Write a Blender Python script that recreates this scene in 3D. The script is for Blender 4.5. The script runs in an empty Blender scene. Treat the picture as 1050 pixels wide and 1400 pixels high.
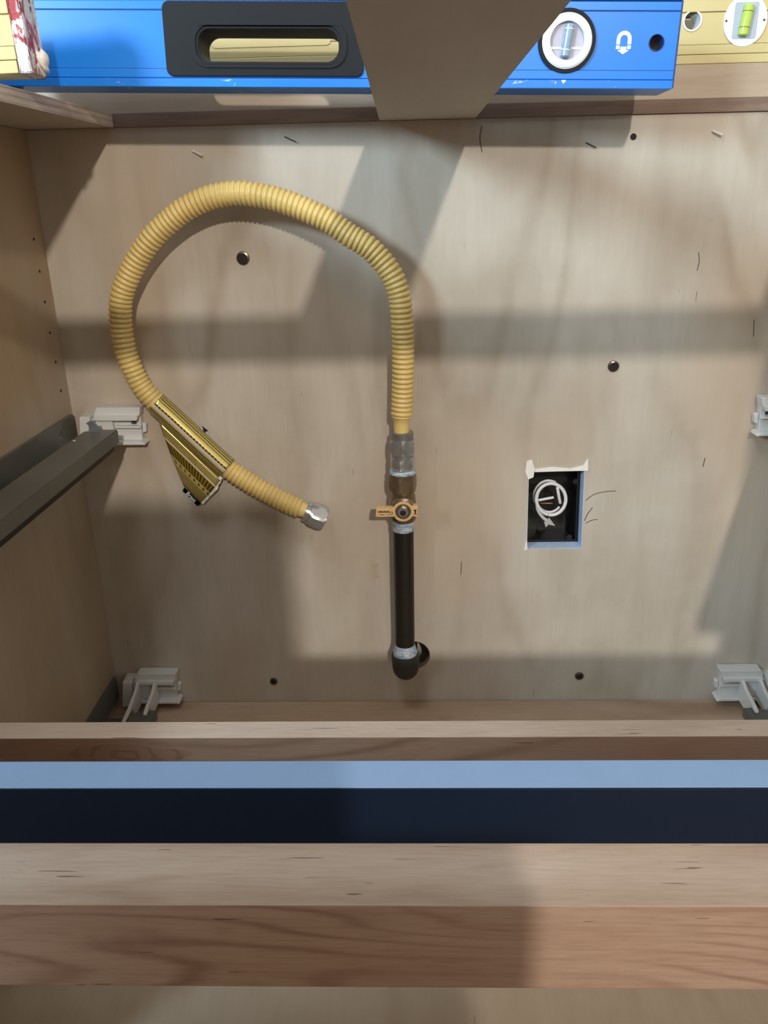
import bpy, bmesh, math, random
from mathutils import Vector, Matrix
from mathutils.geometry import tessellate_polygon
random.seed(7)
SC = bpy.context.scene
COL = SC.collection

# ------------------------------------------------------------------ camera
FPX, PITCH, YAW, ROLL = 1088.17, math.radians(20.9655), math.radians(-1.7868), math.radians(-1.3028)
CAM = Vector((-.04714, -.90405, .617))
_cp, _sp, _cy, _sy = math.cos(PITCH), math.sin(PITCH), math.cos(YAW), math.sin(YAW)
FW = Vector((_sy*_cp, _cy*_cp, -_sp)); _r0 = Vector((_cy, -_sy, 0)); _u0 = _r0.cross(FW)
RT = math.cos(ROLL)*_r0 + math.sin(ROLL)*_u0
UP = -math.sin(ROLL)*_r0 + math.cos(ROLL)*_u0
cd = bpy.data.cameras.new('camera'); cam = bpy.data.objects.new('camera', cd); COL.objects.link(cam)
cd.sensor_fit = 'VERTICAL'; cd.sensor_height = 36; cd.lens = FPX/1400*36; cd.clip_start = .01
cam.matrix_world = Matrix(((RT.x, UP.x, -FW.x, CAM.x), (RT.y, UP.y, -FW.y, CAM.y), (RT.z, UP.z, -FW.z, CAM.z), (0, 0, 0, 1)))
SC.camera = cam

# ------------------------------------------------------------------ light and exposure
w = bpy.data.worlds.new('world'); SC.world = w; w.use_nodes = True
w.node_tree.nodes['Background'].inputs[0].default_value = (1.0, .90, .76, 1)
w.node_tree.nodes['Background'].inputs[1].default_value = .62
def area(name, loc, aim, size, power, color, shape='DISK'):
    l = bpy.data.lights.new(name, 'AREA'); l.shape = shape; l.size = size; l.energy = power; l.color = color
    o = bpy.data.objects.new(name, l); COL.objects.link(o); o.location = loc
    o.rotation_euler = (Vector(aim)-Vector(loc)).to_track_quat('-Z', 'Y').to_euler(); return o
area('ceiling_downlight', (.75, -4.9, 2.5), (0, 0, .4), .15, 118, (1.0, .92, .82))
area('overhead_fill', (-.30, -.72, 1.55), (.05, -.05, .5), .34, 3.2, (.85, .93, 1.0))  # fill added to lift the upper shadows, no known fixture there
area('window_light', (-1.30, -1.70, 1.26), (.15, 0, .5), .42, 36, (.66, .86, 1.0))
vs = SC.view_settings; vs.view_transform = 'Standard'; vs.look = 'None'; vs.gamma = 1; vs.exposure = .07; vs.use_curve_mapping = False

# ------------------------------------------------------------------ materials
def S(c):
    return tuple(((v/255)/12.92 if v/255 <= .04045 else ((v/255+.055)/1.055)**2.4) for v in c)+(1,)
class NT:
    def __init__(s, name):
        s.m = bpy.data.materials.new(name); s.m.use_nodes = True; s.t = s.m.node_tree
        s.b = s.t.nodes['Principled BSDF']
    def n(s, typ, **kw):
        o = s.t.nodes.new(typ)
        for k, v in kw.items():
            if k.startswith('i_'):
                key = k[2:]; o.inputs[int(key) if key.isdigit() else key.replace('_', ' ')].default_value = v
            else: setattr(o, k, v)
        return o
    def l(s, a, b): s.t.links.new(a, b)
    def mix(s, fac, a, b, mode='MIX'):
        o = s.t.nodes.new('ShaderNodeMix'); o.data_type = 'RGBA'; o.blend_type = mode
        for idx, v in ((0, fac), (6, a), (7, b)):
            if isinstance(v, (int, float, tuple)): o.inputs[idx].default_value = v
            else: s.l(v, o.inputs[idx])
        return o.outputs[2]
    def ramp(s, src, pts):
        o = s.t.nodes.new('ShaderNodeValToRGB'); e = o.color_ramp.elements
        while len(e) < len(pts): e.new(.5)
        for q, (p, c) in zip(e, pts):
            q.position = p; q.color = c if isinstance(c, tuple) else (c, c, c, 1)
        s.l(src, o.inputs[0]); return o.outputs[0]
    def coords(s, scale, rot=(0, 0, 0), loc=(0, 0, 0), kind='Object'):
        t = s.n('ShaderNodeTexCoord'); m = s.n('ShaderNodeMapping')
        m.inputs['Scale'].default_value = scale; m.inputs['Rotation'].default_value = rot; m.inputs['Location'].default_value = loc
        s.l(t.outputs[kind], m.inputs[0]); return m.outputs[0]
    def noise(s, vec, scale, detail=4, rough=.5, dist=0):
        o = s.n('ShaderNodeTexNoise'); o.inputs['Scale'].default_value = scale; o.inputs['Detail'].default_value = detail
        o.inputs['Roughness'].default_value = rough; o.inputs['Distortion'].default_value = dist
        s.l(vec, o.inputs['Vector']); return o.outputs[0]
    def math(s, op, a, b=0.0, clamp=False):
        o = s.n('ShaderNodeMath'); o.operation = op; o.use_clamp = clamp
        for i, v in enumerate((a, b)):
            if isinstance(v, (int, float)): o.inputs[i].default_value = v
            else: s.l(v, o.inputs[i])
        return o.outputs[0]
    def bump(s, h, strength=.2, dist=.001):
        o = s.n('ShaderNodeBump'); o.inputs['Strength'].default_value = strength; o.inputs['Distance'].default_value = dist
        s.l(h, o.inputs['Height']); s.l(o.outputs[0], s.b.inputs['Normal'])
    def fin(s, col, rough=.5, metal=0, spec=None):
        if isinstance(col, tuple): s.b.inputs['Base Color'].default_value = col
        else: s.l(col, s.b.inputs['Base Color'])
        if isinstance(rough, (int, float)): s.b.inputs['Roughness'].default_value = rough
        else: s.l(rough, s.b.inputs['Roughness'])
        s.b.inputs['Metallic'].default_value = metal
        if spec is not None: s.b.inputs['Specular IOR Level'].default_value = spec
        return s.m

def wood(name, axis, base, light, dark, contour=9, seed=0., streak=.5, cracks=.0, rough=.5, patch=.35, fine=170, blotch=None, fig=5.0, cs=300):
    """plywood / maple: contour figure, fine pores and rare dark flecks running along `axis`"""
    t = NT(name)
    def sc(a, c):       # a across, c along
        v = [a, a, a]; v['XYZ'.index(axis)] = c; return tuple(v)
    off = (seed*3.1, seed*1.7, seed*2.3)
    v1 = t.coords(sc(1, .22 if fig < 8 else .13), loc=off)
    n1 = t.noise(v1, fig, 2.5, .45, .25)
    ring = t.math('SINE', t.math('MULTIPLY', n1, contour*6.283))
    ring = t.math('POWER', t.math('MULTIPLY', t.math('ADD', ring, 1.0), .5), 5.0)
    fade = t.ramp(t.noise(t.coords(sc(1, .5), loc=off), 4.3, 2), [(.36, 0), (.66, 1)])
    v2 = t.coords(sc(1, .07), loc=off)
    fine_n = t.noise(v2, fine, 4, .6)
    v3 = t.coords(sc(1, .4), loc=off)
    pat = t.noise(v3, 11, 4, .55, .6)
    c = t.mix(t.ramp(pat, [(.38, 0), (.70, 1)]), base, light)
    c = t.mix(t.math('MULTIPLY', t.math('MULTIPLY', ring, fade), patch), c, dark)
    c = t.mix(t.math('MULTIPLY', t.ramp(fine_n, [(.42, 0), (.72, 1)]), streak), c, dark)
    mot = t.noise(t.coords((1, 1, 1), loc=off), 36, 4, .6)
    c = t.mix(t.math('MULTIPLY', t.ramp(mot, [(.45, 0), (.7, 1)]), .22), c, light)
    if blotch:
        bn = t.noise(t.coords(sc(1, .7), loc=off), 4.5, 2, .4, .4)
        c = t.mix(t.math('MULTIPLY', t.ramp(bn, [(.52, 0), (.68, 1)]), .55), c, blotch)
    if cracks:
        v4 = t.coords(sc(1, .06), loc=(off[0]+4, off[1], off[2]+1))
        cr = t.ramp(t.noise(v4, cs, 2, .5, .1), [(.755-.02*cracks, 0), (.775-.02*cracks, 1)])
        c = t.mix(t.math('MULTIPLY', cr, .65), c, S((62, 42, 30)))
    t.bump(fine_n, .12, .0006)
    return t.fin(c, rough, 0, .35)

def plain(name, c, rough=.5, metal=0, var=.0, scale=60, bump=0, spec=None):
    t = NT(name)
    if var:
        n = t.noise(t.coords((1, 1, 1)), scale, 4, .6)
        dk = tuple(v*(1-var) for v in c[:3])+(1,)
        col = t.mix(t.ramp(n, [(.35, 0), (.7, 1)]), c, dk)
        if bump: t.bump(n, bump, .001)
    else: col = c
    return t.fin(col, rough, metal, spec)

M = {}
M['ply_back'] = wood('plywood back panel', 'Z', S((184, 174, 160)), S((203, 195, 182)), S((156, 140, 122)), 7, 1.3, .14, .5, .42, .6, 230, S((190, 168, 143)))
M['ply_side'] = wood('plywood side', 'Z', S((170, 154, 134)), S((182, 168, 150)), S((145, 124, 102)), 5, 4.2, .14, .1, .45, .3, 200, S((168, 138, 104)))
M['ply_floor'] = wood('plywood floor', 'Y', S((176, 160, 140)), S((188, 173, 154)), S((146, 124, 102)), 6, 2.2, .12, .3, .5, .4, 220)
M['ply_board'] = wood('plywood board underside', 'Y', S((182, 172, 160)), S((190, 180, 168)), S((166, 154, 142)), 4, 6.1, .15, 0, .6, .12, 120)
M['nailer'] = wood('birch plywood nailer', 'X', S((176, 158, 137)), S((190, 174, 155)), S((150, 124, 98)), 7, 3.4, .3, .2, .4, .35, 120)
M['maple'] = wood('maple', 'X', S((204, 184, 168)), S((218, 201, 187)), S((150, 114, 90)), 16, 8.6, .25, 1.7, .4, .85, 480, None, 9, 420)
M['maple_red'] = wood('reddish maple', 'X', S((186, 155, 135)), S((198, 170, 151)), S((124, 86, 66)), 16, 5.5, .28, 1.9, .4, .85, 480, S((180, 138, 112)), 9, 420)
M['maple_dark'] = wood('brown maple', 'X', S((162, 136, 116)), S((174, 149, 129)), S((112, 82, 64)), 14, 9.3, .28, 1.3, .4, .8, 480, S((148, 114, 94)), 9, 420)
M['maple_strip'] = wood('maple strip', 'X', S((182, 156, 132)), S((194, 170, 147)), S((146, 112, 88)), 7, 2.9, .22, .8, .45, .6, 260)
M['edge'] = wood('plywood edge', 'X', S((132, 112, 98)), S((150, 128, 112)), S((96, 74, 62)), 6, 1.9, .5, .2, .7, .5, 200)
# ply edge with its layers
t = NT('layered plywood edge')
zz = t.n('ShaderNodeSeparateXYZ'); t.l(t.n('ShaderNodeTexCoord').outputs['Object'], zz.inputs[0])
wv = t.math('SINE', t.math('MULTIPLY', zz.outputs[2], 6.283/.0048))
nn = t.noise(t.coords((1, .06, 1)), 160, 4, .6)
c = t.mix(t.math('MULTIPLY', t.ramp(wv, [(.3, 0), (.8, 1)]), .5), S((205, 190, 176)), S((150, 128, 112)))
c = t.mix(t.math('MULTIPLY', t.ramp(nn, [(.42, 0), (.68, 1)]), .45), c, S((120, 104, 98)))
t.bump(nn, .3, .0006); M['ply_edge'] = t.fin(c, .65)
M['navy'] = plain('navy paint', S((20, 34, 54)), .38, 0, .05, 30, spec=.3)
M['cool_lit_top'] = plain('rail top with painted cool light', S((134, 166, 208)), .5, 0, .05, 60)  # cool light on the upward face of the navy rail, put into the colour
M['black_pipe'] = plain('black iron pipe', S((38, 33, 29)), .42, .2, .25, 80, .1)
M['iron'] = plain('cast iron', S((64, 63, 60)), .55, .3, .2, 200, .3)
M['chrome'] = plain('chrome', S((200, 204, 206)), .2, .78, .12, 90)
M['steel_collar'] = plain('dull collar steel', S((140, 136, 134)), .35, .5, .2, 120)
M['bronze'] = plain('dark nickel brass', S((140, 122, 98)), .27, .65, .3, 60)
t = NT('thread sealant tape')
n = t.noise(t.coords((.6, .6, 2.6)), 130, 4, .65)
c = t.mix(t.ramp(n, [(.44, 0), (.56, 1)]), S((198, 203, 208)), S((140, 168, 192)))
c = t.mix(t.ramp(t.noise(t.coords((1, 1, 3)), 210, 3), [(.56, 0), (.66, 1)]), c, S((66, 78, 86)))
t.bump(n, .8, .0015); M['tape'] = t.fin(c, .35)
M['hose'] = plain('yellow hose coating', S((224, 196, 124)), .33, 0, .14, 45, .05, .5)
M['handle'] = plain('yellow handle coating', S((222, 184, 130)), .4, 0, .12, 90)
M['ink'] = plain('dark print', S((50, 38, 24)), .5)
M['white_plastic'] = plain('white plastic', S((216, 216, 214)), .4, 0, .05, 70)
M['grey_plastic'] = plain('grey white plastic', S((186, 182, 176)), .4, 0, .05, 70)
M['recess'] = plain('shaded hole', S((70, 68, 64)), .6)
M['slide'] = plain('grey slide steel', S((104, 104, 99)), .4, .2, .1, 60)
M['slide_dark'] = plain('dark slide steel', S((24, 25, 26)), .4, .4)
M['hook'] = plain('galvanised hook', S((150, 158, 168)), .3, .7)
M['screw'] = plain('screw steel', S((120, 108, 96)), .3, .9, .3, 300)
M['dark'] = plain('dark hole', S((14, 12, 11)), .7)
M['screw_dark'] = plain('screw recess', S((44, 36, 34)), .5, .4)
M['nail'] = plain('bright nail', S((225, 222, 215)), .3, .3)
M['box'] = plain('black plastic box', S((26, 26, 25)), .35, 0, .2, 40, .3)
M['drywall'] = plain('drywall with painted cool light', S((196, 214, 242)), .7, 0, .12, 90)  # white drywall with the blue cast of cool light mixed into its colour
M['plaster'] = plain('white plaster chip', S((240, 236, 228)), .7, 0, .06, 100, .3)
M['wire'] = plain('white wire', S((225, 220, 218)), .35)
M['copper'] = plain('bare copper', S((150, 110, 84)), .3, .7)
M['wall_paint'] = plain('wall paint', S((190, 180, 165)), .8)
M['room_floor'] = plain('room floor', S((120, 100, 82)), .6, 0, .2, 4)
M['blackrubber'] = plain('charcoal rubber', S((22, 26, 32)), .55, 0, .08, 60, spec=.2)
M['vial_white'] = plain('vial white', S((228, 238, 244)), .35)
M['vial_lens'] = plain('cloudy vial lens', S((192, 190, 204)), .15, 0, .1, 60)
M['vial_tube'] = plain('clear pale blue vial', S((150, 180, 208)), .08, 0, .25, 120)
M['vial_green'] = plain('lime green vial', S((184, 216, 96)), .1)
M['vial_grey'] = plain('grey blue vial recess', S((176, 190, 206)), .25)
M['purple'] = plain('purple foil', S((60, 30, 90)), .3, .3)
# scuffed enamel for the levels
def enamel(name, c, c2, scuff, amt=.72):
    t = NT(name)
    n = t.noise(t.coords((1, 1, 1)), 9, 3, .5)
    col = t.mix(t.ramp(n, [(.35, 0), (.7, 1)]), c, c2)
    sc = t.ramp(t.noise(t.coords((1, 1, 1.6), rot=(0, .7, 0)), 60, 5, .7, .8), [(amt, 0), (amt+.03, 1)])
    col = t.mix(t.math('MULTIPLY', sc, .8), col, scuff)
    return t.fin(col, .33, 0, .4)
M['blue'] = enamel('blue enamel', S((14, 122, 224)), S((22, 132, 232)), S((24, 96, 180)), .70)
M['blue_low'] = enamel('scuffed blue enamel', S((16, 120, 222)), S((24, 130, 228)), S((190, 215, 240)), .64)
M['blue_dark'] = plain('dark blue groove', S((12, 60, 130)), .5)
M['yellow'] = enamel('yellow enamel', S((200, 186, 134)), S((208, 196, 142)), S((170, 148, 90)), .72)
M['yellow_dark'] = plain('dark yellow groove', S((120, 100, 50)), .6)
t = NT('red cap with plaster')
n = t.noise(t.coords((1, 1, .45), loc=(3, 1, 2)), 75, 4, .6, 1.2)
c = t.mix(t.ramp(n, [(.44, 0), (.50, 1)]), S((168, 62, 70)), S((226, 226, 230)))
n2 = t.noise(t.coords((1, 1, .5)), 120, 3, .6, .8)
c = t.mix(t.ramp(n2, [(.60, 0), (.66, 1)]), c, S((96, 70, 84)))
t.bump(n, 1, .003); M['red_cap'] = t.fin(c, .6)
# printed gold label: u along the hose, v across the print rows
def label_mat(name, rows, kind):
    t = NT(name)
    uv = t.n('ShaderNodeSeparateXYZ'); t.l(t.n('ShaderNodeTexCoord').outputs['UV'], uv.inputs[0])
    U, V = uv.outputs[0], uv.outputs[1]
    row = t.math('FRACT', t.math('MULTIPLY', V, rows))
    line = t.math('MULTIPLY', t.math('GREATER_THAN', row, .30), t.math('LESS_THAN', row, .72))
    cm = t.n('ShaderNodeCombineXYZ'); t.l(t.math('MULTIPLY', U, 130), cm.inputs[0]); t.l(t.math('FLOOR', t.math('MULTIPLY', V, rows)), cm.inputs[1])
    br = t.n('ShaderNodeTexNoise'); br.inputs['Scale'].default_value = 1.0; br.inputs['Detail'].default_value = 2; t.l(cm.outputs[0], br.inputs['Vector'])
    ink = t.math('MULTIPLY', line, t.math('GREATER_THAN', br.outputs[0], .38))
    col = t.mix(t.math('MULTIPLY', ink, .92), S((206, 186, 112)), S((58, 44, 14)))
    if kind == 'sleeve':      # pale stripe with bold dashes along the crown
        st = t.math('MULTIPLY', t.math('GREATER_THAN', V, .415), t.math('LESS_THAN', V, .465))
        col = t.mix(st, col, S((246, 232, 214)))
        ds = t.math('MULTIPLY', t.math('MULTIPLY', t.math('GREATER_THAN', V, .392), t.math('LESS_THAN', V, .414)), t.math('GREATER_THAN', t.math('FRACT', t.math('MULTIPLY', U, 24)), .35))
        col = t.mix(ds, col, S((52, 38, 16)))
        cl = t.math('MULTIPLY', t.math('GREATER_THAN', V, .33), t.math('LESS_THAN', V, .388))
        col = t.mix(cl, col, S((214, 198, 118)))
    else:
        st = t.math('MULTIPLY', t.math('GREATER_THAN', V, .30), t.math('LESS_THAN', V, .47))
        tk = t.math('GREATER_THAN', t.math('FRACT', t.math('MULTIPLY', U, 16)), .5)
        col = t.mix(st, col, t.mix(tk, S((150, 126, 52)), S((80, 62, 20))))
        st2 = t.math('MULTIPLY', t.math('GREATER_THAN', V, .49), t.math('LESS_THAN', V, .63))
        dots = t.math('MULTIPLY', t.math('GREATER_THAN', t.math('FRACT', t.math('MULTIPLY', U, 8)), .72), t.math('LESS_THAN', t.math('ABSOLUTE', t.math('SUBTRACT', V, .56)), .03))
        col = t.mix(st2, col, t.mix(dots, S((206, 186, 110)), S((34, 24, 10))))
        ln = t.math('LESS_THAN', t.math('ABSOLUTE', t.math('SUBTRACT', V, .25)), .012)
        col = t.mix(ln, col, S((250, 240, 220)))
    return t.fin(col, .26, .45)
M['label'] = label_mat('gold printed sleeve', 23, 'sleeve'); M['flag'] = label_mat('gold printed flag', 22, 'flag')

# ------------------------------------------------------------------ mesh helpers
def nb(): return bmesh.new()
def quad(bm, ps): return bm.faces.new([bm.verts.new(p) for p in ps])
def box(bm, a, b, bev=0):
    x0, x1 = sorted((a[0], b[0])); y0, y1 = sorted((a[1], b[1])); z0, z1 = sorted((a[2], b[2]))
    v = [bm.verts.new(p) for p in ((x0,y0,z0),(x1,y0,z0),(x1,y1,z0),(x0,y1,z0),(x0,y0,z1),(x1,y0,z1),(x1,y1,z1),(x0,y1,z1))]
    f = [bm.faces.new([v[i] for i in q]) for q in ((0,3,2,1),(4,5,6,7),(0,1,5,4),(1,2,6,5),(2,3,7,6),(3,0,4,7))]
    if bev:
        es = set(e for q in f for e in q.edges)
        bmesh.ops.bevel(bm, geom=list(es), offset=bev, segments=2, affect='EDGES', profile=.6)
    return bm
def plate(bm, outer, holes, o, ex, ey, ez, th):
    """polygon (with holes) in the plane (ex, ey) at o, thickness th along ez"""
    o, ex, ey, ez = map(Vector, (o, ex, ey, ez))
    loops = [outer]+list(holes)
    tri = tessellate_polygon([[Vector((p[0], p[1], 0)) for p in L] for L in loops])
    flat = [p for L in loops for p in L]
    A = [bm.verts.new(o+ex*p[0]+ey*p[1]) for p in flat]; B = [bm.verts.new(o+ex*p[0]+ey*p[1]+ez*th) for p in flat]
    for t in tri:
        try: bm.faces.new([A[i] for i in t]); bm.faces.new([B[i] for i in reversed(t)])
        except ValueError: pass
    k = 0
    for L in loops:
        n = len(L)
        for i in range(n):
            a, b = k+i, k+(i+1) % n
            bm.faces.new((A[a], A[b], B[b], B[a]))
        k += n
    bmesh.ops.recalc_face_normals(bm, faces=bm.faces)
    return bm
XZ = dict(ex=(1, 0, 0), ey=(0, 0, 1), ez=(0, 1, 0))
def circle(cx, cy, r, n=32, ry=None): return [(cx+r*math.cos(2*math.pi*i/n), cy+(ry or r)*math.sin(2*math.pi*i/n)) for i in range(n)]
def rrect(x0, y0, x1, y1, r, n=6):
    pts = []
    for cx, cy, a0 in ((x1-r, y1-r, 0), (x0+r, y1-r, 90), (x0+r, y0+r, 180), (x1-r, y0+r, 270)):
        for i in range(n+1):
            a = math.radians(a0+90*i/n); pts.append((cx+r*math.cos(a), cy+r*math.sin(a)))
    return pts
def frame(d):
    d = Vector(d).normalized(); h = Vector((0, 1, 0)) if abs(d.y) < .9 else Vector((1, 0, 0))
    u = d.cross(h).normalized(); return d, u, u.cross(d).normalized()
def lathe(bm, o, d, prof, n=32, facets=None, rot=0):
    """profile [(t along d, radius)] round o; closed at both ends"""
    o = Vector(o); d, u, v = frame(d); rings = []
    for t, r in prof:
        ring = []
        for i in range(n):
            a = 2*math.pi*i/n+rot; ring.append(bm.verts.new(o+d*t+(u*math.cos(a)+v*math.sin(a))*r))
        rings.append(ring)
    for a, b in zip(rings, rings[1:]):
        for i in range(n): bm.faces.new((a[i], a[(i+1) % n], b[(i+1) % n], b[i]))
    bm.faces.new(list(reversed(rings[0]))); bm.faces.new(rings[-1])
    bmesh.ops.recalc_face_normals(bm, faces=bm.faces)
    return bm
def hexnut(bm, o, d, t0, t1, r, rot=0):
    """hexagonal nut with chamfered corners"""
    o = Vector(o); d, u, v = frame(d); rings = []; n = 36; h = t1-t0
    for t, k in ((t0, 0), (t0+h*.02, 0), (t0+h*.22, 1), (t1-h*.22, 1), (t1-h*.02, 0), (t1, 0)):
        ring = []
        for i in range(n):
            a = 2*math.pi*i/n; am = ((a+math.pi/6) % (math.pi/3))-math.pi/6
            rr = r*math.cos(math.pi/6)/math.cos(am)
            rr = min(rr, r*.985) if k else min(rr, r*.885)
            ring.append(bm.verts.new(o+d*t+(u*math.cos(a+rot)+v*math.sin(a+rot))*rr))
        rings.append(ring)
    for a, b in zip(rings, rings[1:]):
        for i in range(n): bm.faces.new((a[i], a[(i+1) % n], b[(i+1) % n], b[i]))
    bm.faces.new(list(reversed(rings[0]))); bm.faces.new(rings[-1])
    bmesh.ops.recalc_face_normals(bm, faces=bm.faces); return bm
def catmull(P, step):
    P = [Vector(p) for p in P]; Q = [P[0]*2-P[1]]+P+[P[-1]*2-P[-2]]; out = []
    for i in range(1, len(Q)-2):
        a, b, c, d = Q[i-1:i+3]
        for k in range(40):
            t = k/40; out.append(.5*((2*b)+(c-a)*t+(2*a-5*b+4*c-d)*t*t+(3*b-a-3*c+d)*t**3))
    out.append(P[-1]); L = [0]
    for a, b in zip(out, out[1:]): L.append(L[-1]+(b-a).length)
    n = max(2, int(L[-1]/step)); res = []; j = 0
    for k in range(n+1):
        s = L[-1]*k/n
        while j < len(L)-2 and L[j+1] < s: j += 1
        res.append(out[j].lerp(out[j+1], (s-L[j])/max(1e-9, L[j+1]-L[j])))
    return res, L[-1]
def sweep(bm, pts, rad, n=16, cap=True):
    """tube along pts; rad is a number or f(s, total)"""
    rings = []; u = None; s = 0; tot = sum((b-a).length for a, b in zip(pts, pts[1:]))
    for i, p in enumerate(pts):
        if i: s += (p-pts[i-1]).length
        d = (pts[min(i+1, len(pts)-1)]-pts[max(i-1, 0)]).normalized()
        if u is None: _, u, _ = frame(d)
        u = (u-d*u.dot(d)).normalized(); v = d.cross(u)
        r = rad(s, tot) if callable(rad) else rad
        rings.append([bm.verts.new(p+(u*math.cos(2*math.pi*k/n)+v*math.sin(2*math.pi*k/n))*r) for k in range(n)])
    for a, b in zip(rings, rings[1:]):
        for k in range(n): bm.faces.new((a[k], a[(k+1) % n], b[(k+1) % n], b[k]))
    if cap: bm.faces.new(list(reversed(rings[0]))); bm.faces.new(rings[-1])
    return bm
def tube(bm, P, r, n=10, step=.002): return sweep(bm, catmull(P, step)[0], r, n)

# ------------------------------------------------------------------ object helpers
def origin(o):
    v = Vector((0, 0, 0))
    while o: v = v+o.location; o = o.parent
    return v
def part(name, bm, mat, parent=None, local=False, smooth=False, base=None, mats=None):
    """link a mesh; coordinates are world unless local"""
    loc = Vector((0, 0, 0))
    if not parent and not local:
        bm.verts.ensure_lookup_table(); xs = [v.co for v in bm.verts]
        loc = Vector(base) if base else Vector(((min(c.x for c in xs)+max(c.x for c in xs))/2, (min(c.y for c in xs)+max(c.y for c in xs))/2, min(c.z for c in xs)))
        bmesh.ops.translate(bm, verts=bm.verts, vec=-loc)
    elif parent and not local:
        bmesh.ops.translate(bm, verts=bm.verts, vec=-origin(parent))
    me = bpy.data.meshes.new(name)
    if smooth:
        for f in bm.faces: f.smooth = True
    bm.to_mesh(me); bm.free()
    for m in (mats or [mat]): me.materials.append(M[m])
    if smooth and smooth != 'all':
        me.set_sharp_from_angle(angle=math.radians(smooth if smooth is not True else 35))
    o = bpy.data.objects.new(name, me); COL.objects.link(o); o.location = loc
    if parent: o.parent = parent
    return o
def tag(o, label=None, cat=None, group=None, kind=None):
    for k, v in (('label', label), ('category', cat), ('group', group), ('kind', kind)):
        if v: o[k] = v
    return o
def thing(name, label, cat, loc=(0, 0, 0), rot=(0, 0, 0), group=None):
    o = bpy.data.objects.new(name, None); COL.objects.link(o); o.location = loc; o.rotation_euler = rot; o.empty_display_size = .02
    return tag(o, label, cat, group)
def struct(name, bm, mat, label, cat, **kw): return tag(part(name, bm, mat, **kw), label, cat, kind='structure')
def text_bm(s, size, mat4, th=.0002):
    cu = bpy.data.curves.new('t', 'FONT'); cu.body = s; cu.size = size; cu.align_x = 'CENTER'; cu.align_y = 'CENTER'; cu.extrude = th
    ob = bpy.data.objects.new('t', cu); COL.objects.link(ob)
    me = bpy.data.meshes.new_from_object(ob.evaluated_get(bpy.context.evaluated_depsgraph_get()))
    bm = nb(); bm.from_mesh(me); bmesh.ops.transform(bm, matrix=mat4, verts=bm.verts)
    bpy.data.objects.remove(ob); bpy.data.curves.remove(cu); bpy.data.meshes.remove(me); return bm
def at(px, py, Y=0.):
    """point of the vertical plane y = Y that a picture position stands on"""
    d = FW+RT*((px-525)/FPX)-UP*((py-700)/FPX); return CAM+d*((Y-CAM.y)/d.y)
def at_x(px, py, X):
    d = FW+RT*((px-525)/FPX)-UP*((py-700)/FPX); return CAM+d*((X-CAM.x)/d.x)

# ------------------------------------------------------------------ the cabinet shell
W = .438; H = .699; D = -.566
# back panel with the outlet cut-out and the pipe hole
HOLE = [(.0995, .2195), (.1668, .2195), (.1640, .3205), (.0975, .3212)]
PH = at(570, 896)
struct('wall_back', plate(nb(), [(-W-.018, -.018), (W+.018, -.018), (W+.018, H), (-W-.018, H)], [HOLE, circle(PH.x-.004, PH.z, .021, 28)], (0, 0, 0), th=.012, **XZ),
       'ply_back', 'pale birch plywood back panel of the cabinet with vertical grain', 'wall', base=(0, 0, 0))
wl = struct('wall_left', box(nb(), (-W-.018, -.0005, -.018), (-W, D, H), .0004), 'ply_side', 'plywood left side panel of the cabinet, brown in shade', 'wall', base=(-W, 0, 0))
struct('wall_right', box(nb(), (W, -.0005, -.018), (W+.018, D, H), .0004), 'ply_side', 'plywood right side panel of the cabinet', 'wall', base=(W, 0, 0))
struct('floor', box(nb(), (-W, -.1105, -.018), (W, D, 0)), 'ply_floor', 'plywood bottom panel of the cabinet', 'floor', base=(0, -.3, 0))
part('maple_floor_strip', box(nb(), (-W, -.001, -.018), (W, -.110, 0), .0004), 'maple_strip', base=(0, -.05, 0))
tag(bpy.data.objects['maple_floor_strip'], 'maple board lying flat along the foot of the plywood back panel', 'board')
struct('trim_1', box(nb(), (-W-.018, -.003, H+.0002), (W+.018, .03, H+.0128), .0004), 'edge', 'brown plywood edge strip along the top of the back panel', 'trim', base=(0, 0, H))
struct('trim_2', box(nb(), (-W-.018, -.0015, H+.013), (W+.018, .034, .7425), .0004), 'nailer', 'beige plywood nailer above the back panel under the yellow level', 'trim', base=(0, 0, H))
struct('wall_kitchen', box(nb(), (-2.6, .062, -.12), (2.6, .1, 2.62)), 'wall_paint', 'painted room wall behind the cabinet', 'wall', base=(0, .08, -.12))
struct('floor_room', box(nb(), (-2.6, .062, -.16), (2.6, -5.6, -.12)), 'room_floor', 'room floor in front of the cabinet', 'floor', base=(0, -2, -.12))
# peg marks on the left side panel
for (x, y) in ((46, 327), (54, 371), (61, 413), (68, 455), (76, 495), (83, 534)):
    p = at_x(x, y, -W); part('peg_hole', lathe(nb(), (-W+.0005, p.y, p.z), (-1, 0, 0), [(0, .0016), (.001, .0016)], 10), 'dark', wl)

wb = bpy.data.objects['wall_back']
for q in ([(659, 172), (656, 186), (657, 197), (659, 208)], [(955, 345), (956, 357), (953, 370)], [(1031, 437), (1030, 460)], [(961, 638), (964, 626)], [(631, 768), (630, 786)]):
    part('split', tube(nb(), [at(x, y, -.0001) for x, y in q], .0004, 5), 'screw_dark', wb)
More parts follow.
